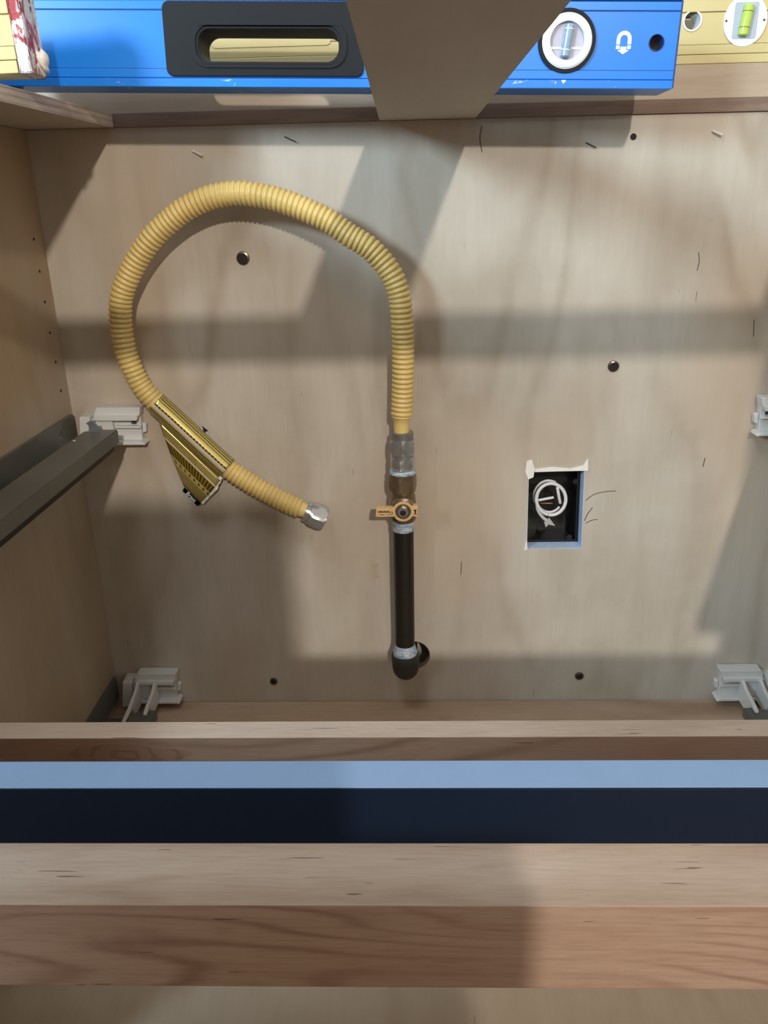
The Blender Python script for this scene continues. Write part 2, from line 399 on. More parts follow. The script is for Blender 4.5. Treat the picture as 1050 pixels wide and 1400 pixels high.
# boards of the cabinet top
lb = nb(); pts = [(-W-.017, -.004), (-.3445, -.004), (-.374, D), (-W-.017, D)]
plate(lb, pts, [], (0, 0, H+.0003), (1, 0, 0), (0, 1, 0), (0, 0, 1), .0125)
o = part('plywood_top_strip', lb, 'ply_board', mats=['ply_board', 'ply_edge'])
for f in o.data.polygons:
    if abs(f.normal.z) < .5: f.material_index = 1
tag(o, 'narrow plywood strip running front to back over the left side panel, pale layered edge', 'board')
o = part('plywood_top_strip', box(nb(), (.384, -.004, H+.0003), (W+.017, D, H+.0128), .0004), 'ply_board', mats=['ply_board', 'ply_edge'])
tag(o, 'narrow plywood strip over the right side panel, opposite the left one', 'board')
o = part('plywood_stretcher', box(nb(), (-.0708, -.004, H+.0003), (.027, D, H+.0128), .0004), 'ply_board')
tag(o, 'wide brown plywood stretcher crossing overhead in front of the blue level', 'board')

# navy face frame at the opening
ff = thing('face_frame', 'navy painted cabinet face frame with cool light painted on the top edge of its lower rail', 'face frame', (0, -.577, 0))
for s in (-1, 1): part('stile', box(nb(), (s*.399, -.5665, -.018), (s*(W+.018), -.587, .737), .0006), 'navy', ff)
part('rail', box(nb(), (-.399, -.5665, .698), (.399, -.587, .737), .0006), 'navy', ff)
lr = part('rail', box(nb(), (-.399, -.5665, .3148), (.399, -.587, .3495), .0008), 'navy', ff)
tag(part('top_edge', box(nb(), (-.3988, -.5667, .3496), (.3988, -.5868, .3502), .0002), 'cool_lit_top', lr), 'top edge with cool light painted in pale blue')

# maple rails inside the opening
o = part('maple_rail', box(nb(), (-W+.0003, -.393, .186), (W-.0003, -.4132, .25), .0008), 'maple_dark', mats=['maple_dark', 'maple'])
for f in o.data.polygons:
    if f.normal.z > .8: f.material_index = 1  # paler top face: light from above put into the colour
tag(o, 'maple rail across the cabinet just beyond the navy rail, brown knotty front', 'rail')
kt = nb(); kc = Vector((-.262, -.4134, .234))
t = NT('knot stain'); rr = t.n('ShaderNodeTexCoord'); ln = t.n('ShaderNodeVectorMath'); ln.operation = 'LENGTH'
mp = t.coords((15, 15, 32)); t.l(mp, ln.inputs[0])
rg = t.math('SINE', t.math('ADD', t.math('MULTIPLY', ln.outputs[1], 26), t.math('MULTIPLY', t.noise(t.coords((1, 1, 1)), 70, 3), 9)))
M['knot'] = t.fin(t.mix(t.ramp(rg, [(.2, 0), (.9, 1)]), S((150, 118, 98)), S((134, 102, 82))), .5)
random.seed(3)
op = []
for i in range(26):
    a = 2*math.pi*i/26; k = 1+.10*math.sin(3*a+1)+.06*math.sin(5*a)
    op.append((.046*k*math.cos(a), .0105*k*math.sin(a)))
plate(kt, op, [], (0, 0, 0), th=.0003, **XZ)
kn = part('knot', kt, 'knot', o, local=True); kn.location = kc-origin(o)
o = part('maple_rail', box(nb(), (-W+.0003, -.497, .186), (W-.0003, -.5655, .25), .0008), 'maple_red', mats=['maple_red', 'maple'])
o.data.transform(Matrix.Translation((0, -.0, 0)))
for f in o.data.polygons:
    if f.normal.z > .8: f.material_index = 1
tag(o, 'thick maple rail below the navy rail, pale top and reddish front', 'rail')

# ------------------------------------------------------------------ gas pipe riser
Yp = -.035
def pz(y): return at(553, y, Yp).z
PX = -.0518
base = (PX, Yp, .04)
gp = thing('gas_pipe', 'black iron gas pipe rising from an elbow in front of the plywood back panel', 'pipe', base)
ax = (0, 0, 1)
part('pipe', lathe(nb(), (PX, Yp, pz(884)), ax, [(0, .0121), (pz(718)-pz(884), .0121)], 40), 'black_pipe', gp, smooth=True)
tag(part('thread_tape', lathe(nb(), (PX, Yp, pz(725)), ax, [(0, .0118), (.001, .0128), (.004, .0131), (.006, .0125), (.0105, .0130), (pz(710)-pz(725), .0122)], 32), 'tape', gp, smooth=True), 'blue and white thread tape')
tag(part('thread_tape', lathe(nb(), (PX, Yp, pz(893)), ax, [(0, .0150), (.003, .0153), (.006, .0140), (.0085, .0135), (pz(880)-pz(893), .0123)], 32), 'tape', gp, smooth=True), 'grey white thread tape')
# elbow: collar on top, bend turning back into the panel
eb = nb(); zc = pz(905)
pth = catmull([(PX, Yp, pz(894)), (PX, Yp, zc+.004), (PX+.0003, Yp+.002, zc-.007), (PX+.001, Yp+.014, zc-.014), (PX+.003, Yp+.034, zc-.012), (PX+.004, .03, zc-.006)], .002)[0]
sweep(eb, pth, lambda s, T: .0172 if s < .010 else (.0166 if s < .045 else .0125), 40)
part('elbow', eb, 'iron', gp, smooth=40)
# hose fitting above the valve belongs to the hose; the valve is a thing of its own
va = thing('gas_valve', 'small brass ball valve with a yellow lever on the black gas pipe', 'valve', (PX, Yp, pz(712)))
zb, zt, zs = pz(711), pz(647), pz(688)
vb = nb()
lathe(vb, (PX, Yp, zb), ax, [(0, .0135), (.002, .0148), (.010, .0150), (.013, .0138), (zs-zb-.002, .0155), (zs-zb+.010, .0142), (zs-zb+.014, .0125), (zt-zb-.020, .0128)], 32)
hexnut(vb, (PX, Yp, zb), ax, zt-zb-.021, zt-zb, .0168, rot=.26)
part('valve_body', vb, 'bronze', va, smooth=30)
tag(part('thread_tape', lathe(nb(), (PX, Yp, zt+.0001), ax, [(0, .0152), (.0015, .0162), (.0035, .0152), (pz(640)-zt-.0006, .0144)], 32), 'tape', va, smooth=True), 'blue and white thread tape')
part('bonnet', lathe(nb(), (PX, Yp-.012, zs+.001), (0, -1, 0), [(0, .0135), (.009, .0130), (.010, .0100), (.013, .0098)], 8, rot=.39), 'bronze', va, smooth=30)
lv = nb(); xL, xR = at(513, 688, Yp-.028).x, at(571, 688, Yp-.028).x
yl = Yp-.0285; hz = zs
oz = lambda p: p
outl = [(xL, hz-.0052), (xL+.002, hz-.0060), (PX-.010, hz-.0058)]+[(PX+.0118*math.cos(a), hz+.0118*math.sin(a)) for a in [math.radians(d) for d in range(210, 331, 12)]]+[(PX+.0105, hz-.0056), (xR, hz-.0060), (xR, hz+.0066), (PX+.0100, hz+.0068)]+[(PX+.0118*math.cos(a), hz+.0118*math.sin(a)) for a in [math.radians(d) for d in range(36, 145, 12)]]+[(PX-.0105, hz+.0050), (xL+.001, hz+.0040)]
plate(lv, outl, [list(reversed(circle(PX, hz, .0090, 28)))], (0, yl, 0), th=.0022, **XZ)
bmesh.ops.bevel(lv, geom=[e for e in lv.edges if e.calc_face_angle(0) > .9 and all(v.co.y < yl+.0005 for v in e.verts)], offset=.0004, segments=1, affect='EDGES')
lever = part('lever', lv, 'handle', va)
tag(part('lever_side', box(nb(), (xL+.001, yl+.0023, hz+.0022), (PX-.010, yl+.010, hz+.0042), .0004), 'handle', lever), None)
part('lever_side', box(nb(), (PX+.011, yl+.0023, hz+.0045), (xR, yl+.010, hz+.0064), .0004), 'handle', lever)
part('washer', plate(nb(), circle(PX, hz, .0089, 32), [list(reversed(circle(PX, hz, .0050, 24)))], (0, yl+.0012, 0), th=.0012, **XZ), 'bronze', lever)
part('stem_nut', hexnut(nb(), (PX, yl+.003, hz), (0, -1, 0), 0, .0052, .0064, rot=.3), 'chrome', va, smooth=30)
part('stem', lathe(nb(), (PX, yl-.003, hz), (0, -1, 0), [(0, .0034), (.0008, .0033), (.0012, .0028)], 20), 'screw_dark', va, smooth=30)
RX = Matrix.Rotation(math.pi/2, 4, 'X')
lt = nb()
for k in range(9): box(lt, (xL+.003+k*.00145, yl-.0003, hz-.0005), (xL+.0041+k*.00145, yl+.0003, hz+.0012+.0003*((k*7) % 3)))
for k in range(4): box(lt, (xL+.005+k*.0014, yl-.0003, hz-.0034), (xL+.006+k*.0014, yl+.0003, hz-.0025))
for k in range(3): box(lt, (xL+.0125+k*.0010, yl-.0003, hz-.0034), (xL+.0132+k*.0010, yl+.0003, hz-.0026))
part('print_marks', lt, 'ink', lever)
part('print_ring', plate(nb(), circle(xL+.0180, hz-.0012, .0019, 16), [list(reversed(circle(xL+.0180, hz-.0012, .0013, 16)))], (0, yl-.0003, 0), th=.0004, **XZ), 'ink', lever)
xm = nb()
plate(xm, [(xR-.0046, hz-.0036), (xR-.0036, hz-.0036), (xR-.0028, hz-.0016), (xR-.0020, hz-.0036), (xR-.0010, hz-.0036), (xR-.0022, hz-.0002), (xR-.0010, hz+.0028), (xR-.0046, hz+.0028), (xR-.0034, hz-.0002)], [], (0, yl-.0003, 0), th=.0004, **XZ)
part('print_mark', xm, 'ink', lever)

# ------------------------------------------------------------------ yellow corrugated gas hose
hs = thing('gas_hose', 'yellow corrugated flexible gas hose looping over the plywood back panel', 'hose', (PX, Yp, pz(619)))
path = [(549, 594, .035), (549, 577, .035), (550, 550, .035), (551, 513, .037), (551, 468, .039), (549, 427, .041), (545, 399, .042), (532, 370, .043), (506, 340, .043), (478, 322, .043), (451, 303, .043), (423, 289, .042), (396, 278, .041), (361, 268, .040), (323, 264, .039),
        (287, 270, .038), (253, 286, .037), (230, 304, .036), (211, 322, .036), (191, 349, .035), (176, 377, .034), (166, 405, .033), (165, 440, .032), (170, 473, .031), (178, 497, .030), (191, 524, .028), (211, 548, .026), (236, 571, .024), (262, 595, .023), (288, 619, .022), (314, 642, .021),
        (341, 660, .020), (369, 676, .020), (391, 687, .020), (414, 697, .021), (431, 704, .021)]
P3 = [at(x, y, -d) for x, y, d in path]
pts, TOT = catmull(P3, .00078)
lens = [0]
for a, b in zip(pts, pts[1:]): lens.append(lens[-1]+(b-a).length)
def s_at(px, py):
    best = min(range(len(pts)), key=lambda i: (pts[i]-at(px, py, pts[i].y)).length); return lens[best]
s_sl0, s_sl1 = s_at(211, 551), s_at(311, 640)
PITCHR = .0054
def hose_r(s, T):
    e = min(s, T-s)
    if e < .020: return .0088 if e < .014 else .0088+(e-.014)/.006*.0010
    if s_sl0 < s < s_sl1: return .0106
    ph = (s/PITCHR) % 1
    return .0096+.0028*abs(math.sin(math.pi*ph))**.6
part('corrugated_tube', sweep(nb(), pts, hose_r, 26), 'hose', hs, smooth='all')
# lower collar, hex nut and ring nipple above the valve
fit = (PX+.0004, Yp, 0)
z1, z2, z3 = pz(600), pz(620), pz(640)
tag(part('collar', lathe(nb(), (PX+.0003, Yp, z1-.001), ax, [(0, .0124), (.003, .0124), (.0088, .0126), (.0095, .0112)], 36), 'steel_collar', hs, smooth=30), 'dull grey steel collar')
part('hex_nut', hexnut(nb(), (PX, Yp, z2), ax, 0, z1-z2, .0158, rot=.02), 'chrome', hs, smooth=25)
nn_ = nb()
lathe(nn_, (PX, Yp, z3), ax, [(0, .0135), (.0005, .0142), (.0015, .0128)], 32)
hexnut(nn_, (PX, Yp, z3), ax, .001, z2-z3-.004, .0152, rot=.2)
lathe(nn_, (PX, Yp, z2-.0045), ax, [(0, .0120), (.001, .0140), (.0022, .0140), (.003, .0116), (.0045, .0116)], 32)
part('adapter', nn_, 'chrome', hs, smooth=25)
# free end: sleeve ring, chrome nut with open bore
dE = (pts[-1]-pts[-12]).normalized(); oE = pts[-1]
part('ring', lathe(nb(), oE-dE*.013, dE, [(0, .0118), (.001, .0130), (.0055, .0132), (.0062, .0120)], 36), 'chrome', hs, smooth=30)
en = part('hex_nut', hexnut(nb(), oE-dE*.007, dE, 0, .0205, .0158, rot=.1), 'chrome', hs, smooth=25)
part('bore', lathe(nb(), oE+dE*.0132, dE, [(0, .0098), (.0008, .0098)], 30), 'screw_dark', en, smooth=30)
# printed sleeve wrapped round the hose, with uv for the print
def uvmesh(name, grid, mat, parent, thick=0):
    """grid[i][j] -> (Vector, u, v)"""
    bm = nb(); uvl = bm.loops.layers.uv.new('UVMap'); vv = [[bm.verts.new(c[0]) for c in r] for r in grid]
    for i in range(len(grid)-1):
        for j in range(len(grid[0])-1):
            f = bm.faces.new((vv[i][j], vv[i+1][j], vv[i+1][j+1], vv[i][j+1]))
            for l, (a, b) in zip(f.loops, ((i, j), (i+1, j), (i+1, j+1), (i, j+1))): l[uvl].uv = grid[a][b][1:]
    o = part(name, bm, mat, parent, smooth='all')
    if thick:
        md = o.modifiers.new('s', 'SOLIDIFY'); md.thickness = thick; md.offset = 0
    return o
sp = [p for p, s in zip(pts, lens) if s_sl0-.001 <= s <= s_sl1+.001][::4]
grid = []; NA = 28
for i, p in enumerate(sp):
    d = (sp[min(i+1, len(sp)-1)]-sp[max(i-1, 0)]).normalized()
    side = d.cross(Vector((0, -1, 0))).normalized()         # in the wall plane
    if side.z < 0: side = -side
    out = Vector((0, -1, 0)); out = (out-d*out.dot(d)).normalized()
    grid.append([(p+(side*math.cos(a)+out*math.sin(a))*.0127, i/len(sp), ((a/(2*math.pi))+.19) % 1.0001) for a in [2*math.pi*j/NA-.942 for j in range(NA+1)]])
uvmesh('printed_sleeve', grid, 'label', hs, .0003)
# flag of the label hanging to the lower left, a bent four-sided sheet
def bil(c, u, v): return (c[0]*(1-u)+c[1]*u)*(1-v)+(c[3]*(1-u)+c[2]*u)*v
c4 = [at(216, 574, -.026), at(303, 655, -.027), at(274, 688, -.020), at(251, 664, -.020)]
g2 = []
for i in range(17):
    r = []
    for j in range(13):
        u, v = i/16, j/12; p = bil(c4, u, v); p.y -= .006*math.sin(math.pi*v)*(.4+.6*u); r.append((p, u, v))
    g2.append(r)
fl = uvmesh('label_flag', g2, 'flag', hs, .0003)
# white torn edge of the flag and its dark band with lettering
te = nb(); random.seed(5); A_, B_ = [], []
for k in range(13):
    u = k/12; p = (302+(276-302)*u, 652+(688-652)*u); w_ = 2.2+3.2*math.sin(math.pi*min(1, u*1.1))*random.uniform(.55, 1.2)
    A_.append(at(p[0]-1.5, p[1]-1.2, -.0285+.007*u)); B_.append(at(p[0]+w_*.85, p[1]+w_*.55, -.0290+.0075*u+random.uniform(-.001, .001)))
for k in range(12): quad(te, [A_[k], A_[k+1], B_[k+1], B_[k]])
bmesh.ops.remove_doubles(te, verts=te.verts, dist=1e-6); bmesh.ops.solidify(te, geom=te.faces[:], thickness=.0009)
tag(part('torn_edge', te, 'plaster', hs), 'white torn paper edge')
a_, b_ = at(252, 666, -.0205), at(275, 689, -.0205); dd = (b_-a_).normalized(); nrm = dd.cross(Vector((0, -1, 0))).normalized()
if nrm.z > 0: nrm = -nrm
bb = nb(); quad(bb, [a_, b_, b_+nrm*.0055+dd*-.0015, a_+nrm*.0052+dd*.002]); bmesh.ops.solidify(bb, geom=bb.faces[:], thickness=.0004)
band = part('label_band', bb, 'dark', fl); tag(band, 'dark band with pale lettering')
cen = (a_+b_)/2+nrm*.0026+Vector((0, -.0006, 0))
mt = Matrix.Translation(cen) @ Matrix(((dd.x, -nrm.x, 0, 0), (dd.y, -nrm.y, -1, 0), (dd.z, -nrm.z, 0, 0), (0, 0, 0, 1)))
part('lettering', text_bm('Brass', .0068, mt), 'vial_white', band)
# loose foil tip behind the sleeve
fo = nb(); f = [at(x, y, -.016) for x, y in ((248, 567), (262, 573), (272, 583), (284, 589), (287, 601), (268, 596))]
fo.faces.new([fo.verts.new(p) for p in f]); bmesh.ops.solidify(fo, geom=fo.faces[:], thickness=.0005)
tag(part('foil_tip', fo, 'white_plastic', hs), 'white foil tip')
fo = nb(); f = [at(x, y, -.0175) for x, y in ((276, 582), (285, 589), (279, 591))]
fo.faces.new([fo.verts.new(p) for p in f]); bmesh.ops.solidify(fo, geom=fo.faces[:], thickness=.0005)
tag(part('foil_tip', fo, 'purple', hs), 'purple foil tip')

# ------------------------------------------------------------------ outlet box in the cut-out
ob = thing('outlet_box', 'black electrical outlet box set in the rectangular cut-out of the plywood', 'outlet box', (.132, .02, .2195))
def inset(L, d):
    cx = sum(p[0] for p in L)/len(L); cz = sum(p[1] for p in L)/len(L)
    return [(x+(d if x < cx else -d), z+(d if z < cz else -d)) for x, z in L]
tag(part('drywall_edge', plate(nb(), inset(HOLE, -.006), [list(reversed(inset(HOLE, .0005)))], (0, .0002, 0), th=.0195, **XZ), 'drywall', ob), 'white drywall edge with cool light tinted in')
# keep the liner behind the panel's front face
IN = [(.0980, .2200), (.1655, .2200), (.1630, .3200), (.0980, .3205)]
bxm = nb()
plate(bxm, inset(HOLE, -.006), [list(reversed(inset(IN, .003)))], (0, .0200, 0), th=.0016, **XZ)
part('box_rim', bxm, 'box', ob)
bi = nb(); x0, x1, zA, zB = .1005, .1625, .2225, .3175
for q in ([(x0, .0216, zA), (x0, .0216, zB), (x0, .058, zB), (x0, .058, zA)], [(x1, .0216, zA), (x1, .0216, zB), (x1, .058, zB), (x1, .058, zA)],
          [(x0, .0216, zA), (x1, .0216, zA), (x1, .058, zA), (x0, .058, zA)], [(x0, .0216, zB), (x1, .0216, zB), (x1, .058, zB), (x0, .058, zB)], [(x0, .058, zA), (x1, .058, zA), (x1, .058, zB), (x0, .058, zB)]): quad(bi, q)
part('box_shell', bi, 'box', ob)
for (x, z) in ((.1585, .300), (.155, .2265), (.131, .3155)):
    eb_ = nb(); lathe(eb_, (x, .0199, z), (0, -1, 0), [(0, .0036), (.0014, .0036), (.0015, .0016), (.0018, .0016)], 14); part('screw_ear', eb_, 'box', ob)
# coiled white cable with its cut ends
cb = thing('electrical_cable', 'coiled white electrical cable inside the black outlet box', 'cable', (.122, .03, .25))
def loop(px, py, rx, ry, a0, a1, Y0, Y1, n=40):
    out = []
    for i in range(n+1):
        a = math.radians(a0+(a1-a0)*i/n); out.append(at(px+rx*math.cos(a), py-ry*math.sin(a), Y0+(Y1-Y0)*i/n))
    return out
L1 = loop(753.5, 682, 20, 21, -75, 285, .012, .020)+loop(751, 681, 19, 21, -60, -250, .024, .03, 20)[::1]
part('cable', tube(nb(), loop(753.5, 682.5, 20, 21.5, -100, 262, .010, .014), .0021, 12), 'wire', cb, smooth='all')
part('cable', tube(nb(), [at(734, 688, .014), at(736, 698, .016), at(742, 707, .020), at(750, 713, .026)], .0021, 12), 'wire', cb, smooth='all')
part('cable', tube(nb(), loop(750, 679, 20, 22, 60, 200, .022, .022), .0015, 10), 'wire', cb, smooth='all')
part('cable', tube(nb(), loop(751, 680, 18, 20, 200, 320, .022, .018), .0015, 10), 'wire', cb, smooth='all')
part('wire_end', tube(nb(), [at(736, 684, .012), at(746, 682, .011), at(757, 680, .010)], .0016, 10), 'wire', cb, smooth='all')
part('wire_end', tube(nb(), [at(762, 666, .011), at(764, 678, .011), at(766, 688, .014)], .0018, 10), 'wire', cb, smooth='all')
part('wire_end', tube(nb(), [at(738, 688, .018), at(748, 688, .017), at(756, 688, .017)], .0008, 8), 'copper', cb, smooth='all')
bt = nb()
for q in ([(744, 714), (751, 708), (759, 719), (750, 717), (746, 721)],):
    plate(bt, [(at(x, y, .022).x, at(x, y, .022).z) for x, y in q], [], (0, .022, 0), th=.001, **XZ)
part('cable_tab', bt, 'grey_plastic', cb)
# torn white plaster round the cut-out
pc = thing('plaster_chips', 'torn white plaster paper along the top corner of the outlet cut-out', 'plaster', (.13, -.001, .32))
for k, q in enumerate(([(720, 630), (727, 628), (731, 640), (729, 652), (722, 655), (718, 645)], [(731, 641), (755, 638), (780, 640), (797, 636), (804, 626), (804, 643), (760, 644), (731, 645)], [(718, 742), (720, 736), (721, 751), (716, 752)])):
    b2 = nb(); plate(b2, [(at(x, y).x, at(x, y).z) for x, y in q], [], (0, -.0013, 0), th=.0011, **XZ); part('chip', b2, 'plaster', pc)
# splinters beside the cut-out
for q in ([(801, 684), (812, 676), (828, 672), (842, 671)], [(801, 715), (810, 711), (817, 710)], [(799, 712), (803, 703), (810, 694)]):
    o = part('wood_splinter', tube(nb(), [at(x, y, -.0006) for x, y in q], .00035, 5), 'screw')
    tag(o, {0: 'long thin curved wood splinter right of the outlet cut-out, upper one', 1: 'short thin wood splinter lying flat right of the outlet cut-out, lowest one', 2: 'short steep wood splinter at the right edge of the outlet cut-out'}[([801, 684] == list(q[0]) and 0) or (q[0][1] == 715 and 1) or (q[0][1] == 712 and 2) or 0], 'splinter')

# ------------------------------------------------------------------ screws, nails, marks on the back panel
def screw(px, py, r, label, proud=.0015):
    c = at(px, py, -.002); s = thing('screw', label, 'screw', (c.x, -.0, c.z), group='screws in the back panel')
    part('screw_head', lathe(nb(), (c.x, -.0002, c.z), (0, -1, 0), [(0, r), (.0012, r), (.0018, r*.93), (.0022, r*.72), (.0014, r*.66)], 28), 'screw', s, smooth=30)
    part('drive_recess', lathe(nb(), (c.x, -.0015, c.z), (0, -1, 0), [(0, r*.66), (.0004, r*.64)], 20), 'screw_dark', s)
    cr = nb(); box(cr, (c.x-r*.5, -.0022, c.z-r*.12), (c.x+r*.5, -.0019, c.z+r*.12)); box(cr, (c.x-r*.12, -.00225, c.z-r*.5), (c.x+r*.12, -.00195, c.z+r*.5))
    part('cross_slot', cr, 'dark', s)
screw(332, 353, .0071, 'steel screw inside the loop of the yellow hose')
screw(839, 501, .0063, 'steel screw above and right of the outlet box')
screw(374, 932, .0050, 'steel screw low in the panel left of the pipe elbow')
screw(792, 925, .0056, 'steel screw low in the panel right of the pipe elbow')
for (x0_, y0_, x1_, y1_, mat, lab) in ((263, 206, 277, 213, 'nail', 'bright nail sticking out above the left of the hose loop'), (389, 187, 404, 194, 'screw_dark', 'thin dark nail above the top of the hose loop'),
        (801, 195, 815, 202, 'screw_dark', 'thin dark nail in the shadow right of the stretcher'), (974, 179, 988, 185, 'nail', 'bright nail near the upper right corner of the panel')):
    a, b = at(x0_, y0_, -.0012), at(x1_, y1_, -.0035)
    bmn = nb(); sweep(bmn, [a, a.lerp(b, .5), b], .0012 if mat == 'nail' else .0006, 8); tag(part('nail', bmn, mat), lab, 'nail', 'nails through the back panel')
c = at(866, 187); tag(part('nail_hole', lathe(nb(), (c.x, -.0006, c.z), (0, 1, 0), [(0, .003), (.0005, .0035)], 7), 'dark'), 'small ragged nail hole at the top right of the panel', 'hole')
c = at(512, 778); o = plate(nb(), [(at(x, y).x, at(x, y).z) for x, y in ((507, 770), (512, 772), (518, 770), (516, 777), (514, 784), (520, 789), (513, 791), (507, 788), (511, 782), (510, 776))], [], (0, -.0006, 0), th=.0005, **XZ)
tag(part('putty_mark', o, 'nailer'), 'small pale putty mark left of the black pipe', 'putty')

# ------------------------------------------------------------------ drawer slide brackets and slides
def bracket(s, dz, label, prongs, mat='white_plastic'):
    b = thing('slide_bracket', label, 'bracket', (s*-.388, 0, .365+dz), group='rear drawer slide brackets')
    def X(v): return -s*v      # v negative side of the left bracket
    def pl(pts, y, th, name, m=mat):
        bm = nb(); plate(bm, [(s*x, z+dz) for x, z in pts], [], (0, y, 0), th=th, **XZ)
        bmesh.ops.bevel(bm, geom=[e for e in bm.edges if e.calc_face_angle(0) > .7], offset=.0006, segments=1, affect='EDGES')
        return part(name, bm, m, b)
    pl([(-.4235, .3745), (-.3560, .3660), (-.3545, .3990), (-.4215, .4000)], -.0105, .0103, 'base_plate')
    pl([(-.4070, .3995), (-.3535, .3990), (-.3515, .4085), (-.4030, .4090)], -.0170, .0160, 'top_lip')
    pl([(-.4045, .3945), (-.3560, .3940), (-.3545, .3995), (-.4050, .4000)], -.0215, .0110, 'upper_rib')
    pl([(-.3850, .3840), (-.3545, .3835), (-.3540, .3865), (-.3850, .3870)], -.0160, .0055, 'middle_rib')
    pl([(-.4200, .3655), (-.3500, .3650), (-.3535, .3690), (-.4200, .3695)], -.0210, .0200, 'bottom_lip')
    pl([(-.4260, .3620), (-.4110, .3640), (-.4095, .4000), (-.4210, .4000)], -.0230, .0125, 'side_ear')
    pl([(-.4110, .3700), (-.3860, .3700), (-.3860, .3960), (-.4095, .3960)], -.0170, .0065, 'centre_pad')
    pl([(-.3555, .3760), (-.3510, .3775), (-.3500, .3870), (-.3545, .3890)], -.0080, .0075, 'latch_tab')
    pl([(-.3660, .3875), (-.3600, .3875), (-.3600, .3915), (-.3660, .3915)], -.0112, .0009, 'screw_slot', 'recess')
    if prongs:
        for xx, zt_, ln_ in ((-.4035, .3990, .086), (-.3815, .3975, .070)):
            bm = nb(); plate(bm, [(-.017, .3680+dz), (-.017, zt_+dz), (-.022, zt_+dz), (-.036, zt_-.006+dz), (-.060, .3875+dz), (-ln_, .3840+dz), (-ln_, .3812+dz), (-.054, .3812+dz), (-.050, .3660+dz)], [], (s*xx, 0, 0), (0, 1, 0), (0, 0, 1), (s, 0, 0), .0042)
            bmesh.ops.bevel(bm, geom=[e for e in bm.edges if e.calc_face_angle(0) > .7], offset=.0006, segments=1, affect='EDGES')
            part('prong', bm, mat, b)
    return b
def slide(s, dz, label, F=-.555, B=-.050):
    b = thing('drawer_slide', label, 'drawer slide', (s*-.42, -.3, .368+dz), group='grey steel drawer slides')
    bm = nb(); pts_ = [(s*-.4335, -.010), (s*-.4335, F), (s*-.4375, F), (s*-.4375, -.010)]
    plate(bm, pts_, [], (0, 0, .3685+dz), (1, 0, 0), (0, 1, 0), (0, 0, 1), .0315)
    fl_ = part('wall_flange', bm, 'slide', b)
    part('web', box(nb(), (s*-.4375, B, .3670+dz), (s*-.404, F, .3684+dz)), 'slide', b)
    low = B < -.052; zc_, zh_, xo_ = (.3668, .0135, -.3990) if low else (.3765, .0155, -.4045)
    bm = nb(); plate(bm, [(s*xo_, B-.008), (s*(xo_+.0115), B), (s*-.3685, B), (s*-.3685, F), (s*xo_, F)], [], (0, 0, zc_+dz), (1, 0, 0), (0, 1, 0), (0, 0, 1), zh_)
    bmesh.ops.bevel(bm, geom=[e for e in bm.edges if e.calc_face_angle(0) > .7], offset=.0009, segments=2, affect='EDGES')
    part('channel', bm, 'slide', b)
    if not low: tag(part('inner_rail', box(nb(), (s*-.402, B-.012, .3705+dz), (s*-.3705, F, .3764+dz), .0006), 'slide_dark', b), 'black inner rail')
    if low: return b
    hk = nb(); plate(hk, [(s*-.3975, .3918+dz), (s*-.3865, .3918+dz), (s*-.3875, .3975+dz), (s*-.3905, .4025+dz), (s*-.3965, .4035+dz), (s*-.3995, .4015+dz), (s*-.3970, .3990+dz)], [], (0, -.0590, 0), th=.0035, **XZ)
    box(hk, (s*-.3965, -.0600, .4015+dz), (s*-.3905, -.0535, .4035+dz))
    tag(part('rear_hook', hk, 'hook', b), 'galvanised rear hook')
    for (yy, zz_, rr_) in ((-.045, .391, .0030), (-.052, .390, .0030), (-.049, .3825, .0034), (-.040, .383, .0024)):
        e = nb(); P = [Vector((s*-.4333, yy+rr_*math.cos(a), zz_+dz+rr_*1.3*math.sin(a))) for a in [math.radians(k) for k in range(0, 300, 30)]]
        tube(e, P, .0006, 6, .0008); part('embossed_mark', e, 'slide', fl_, smooth='all')
    part('rivet', lathe(nb(), (s*-.400, -.095, .3920+dz), (0, 0, 1), [(0, .0016), (.0006, .0012)], 10), 'nail', b)
    return b
bracket(1, 0, 'white plastic slide bracket at the upper left of the back panel', False)
bracket(1, -.3545, 'white plastic slide bracket at the lower left, in the shade', True)
bracket(-1, 0, 'white plastic slide bracket at the right edge, level with the hose fitting', False)
bracket(-1, -.3545, 'white plastic slide bracket at the lower right corner', True)
slide(1, 0, 'grey steel drawer slide running out from the upper left bracket')
slide(1, -.3545, 'dark drawer slide low at the left behind the maple rail', -.40, -.056)
slide(-1, 0, 'grey steel drawer slide on the right side panel, upper one')
slide(-1, -.3545, 'grey steel drawer slide low at the right behind the maple rail', -.40, -.056)

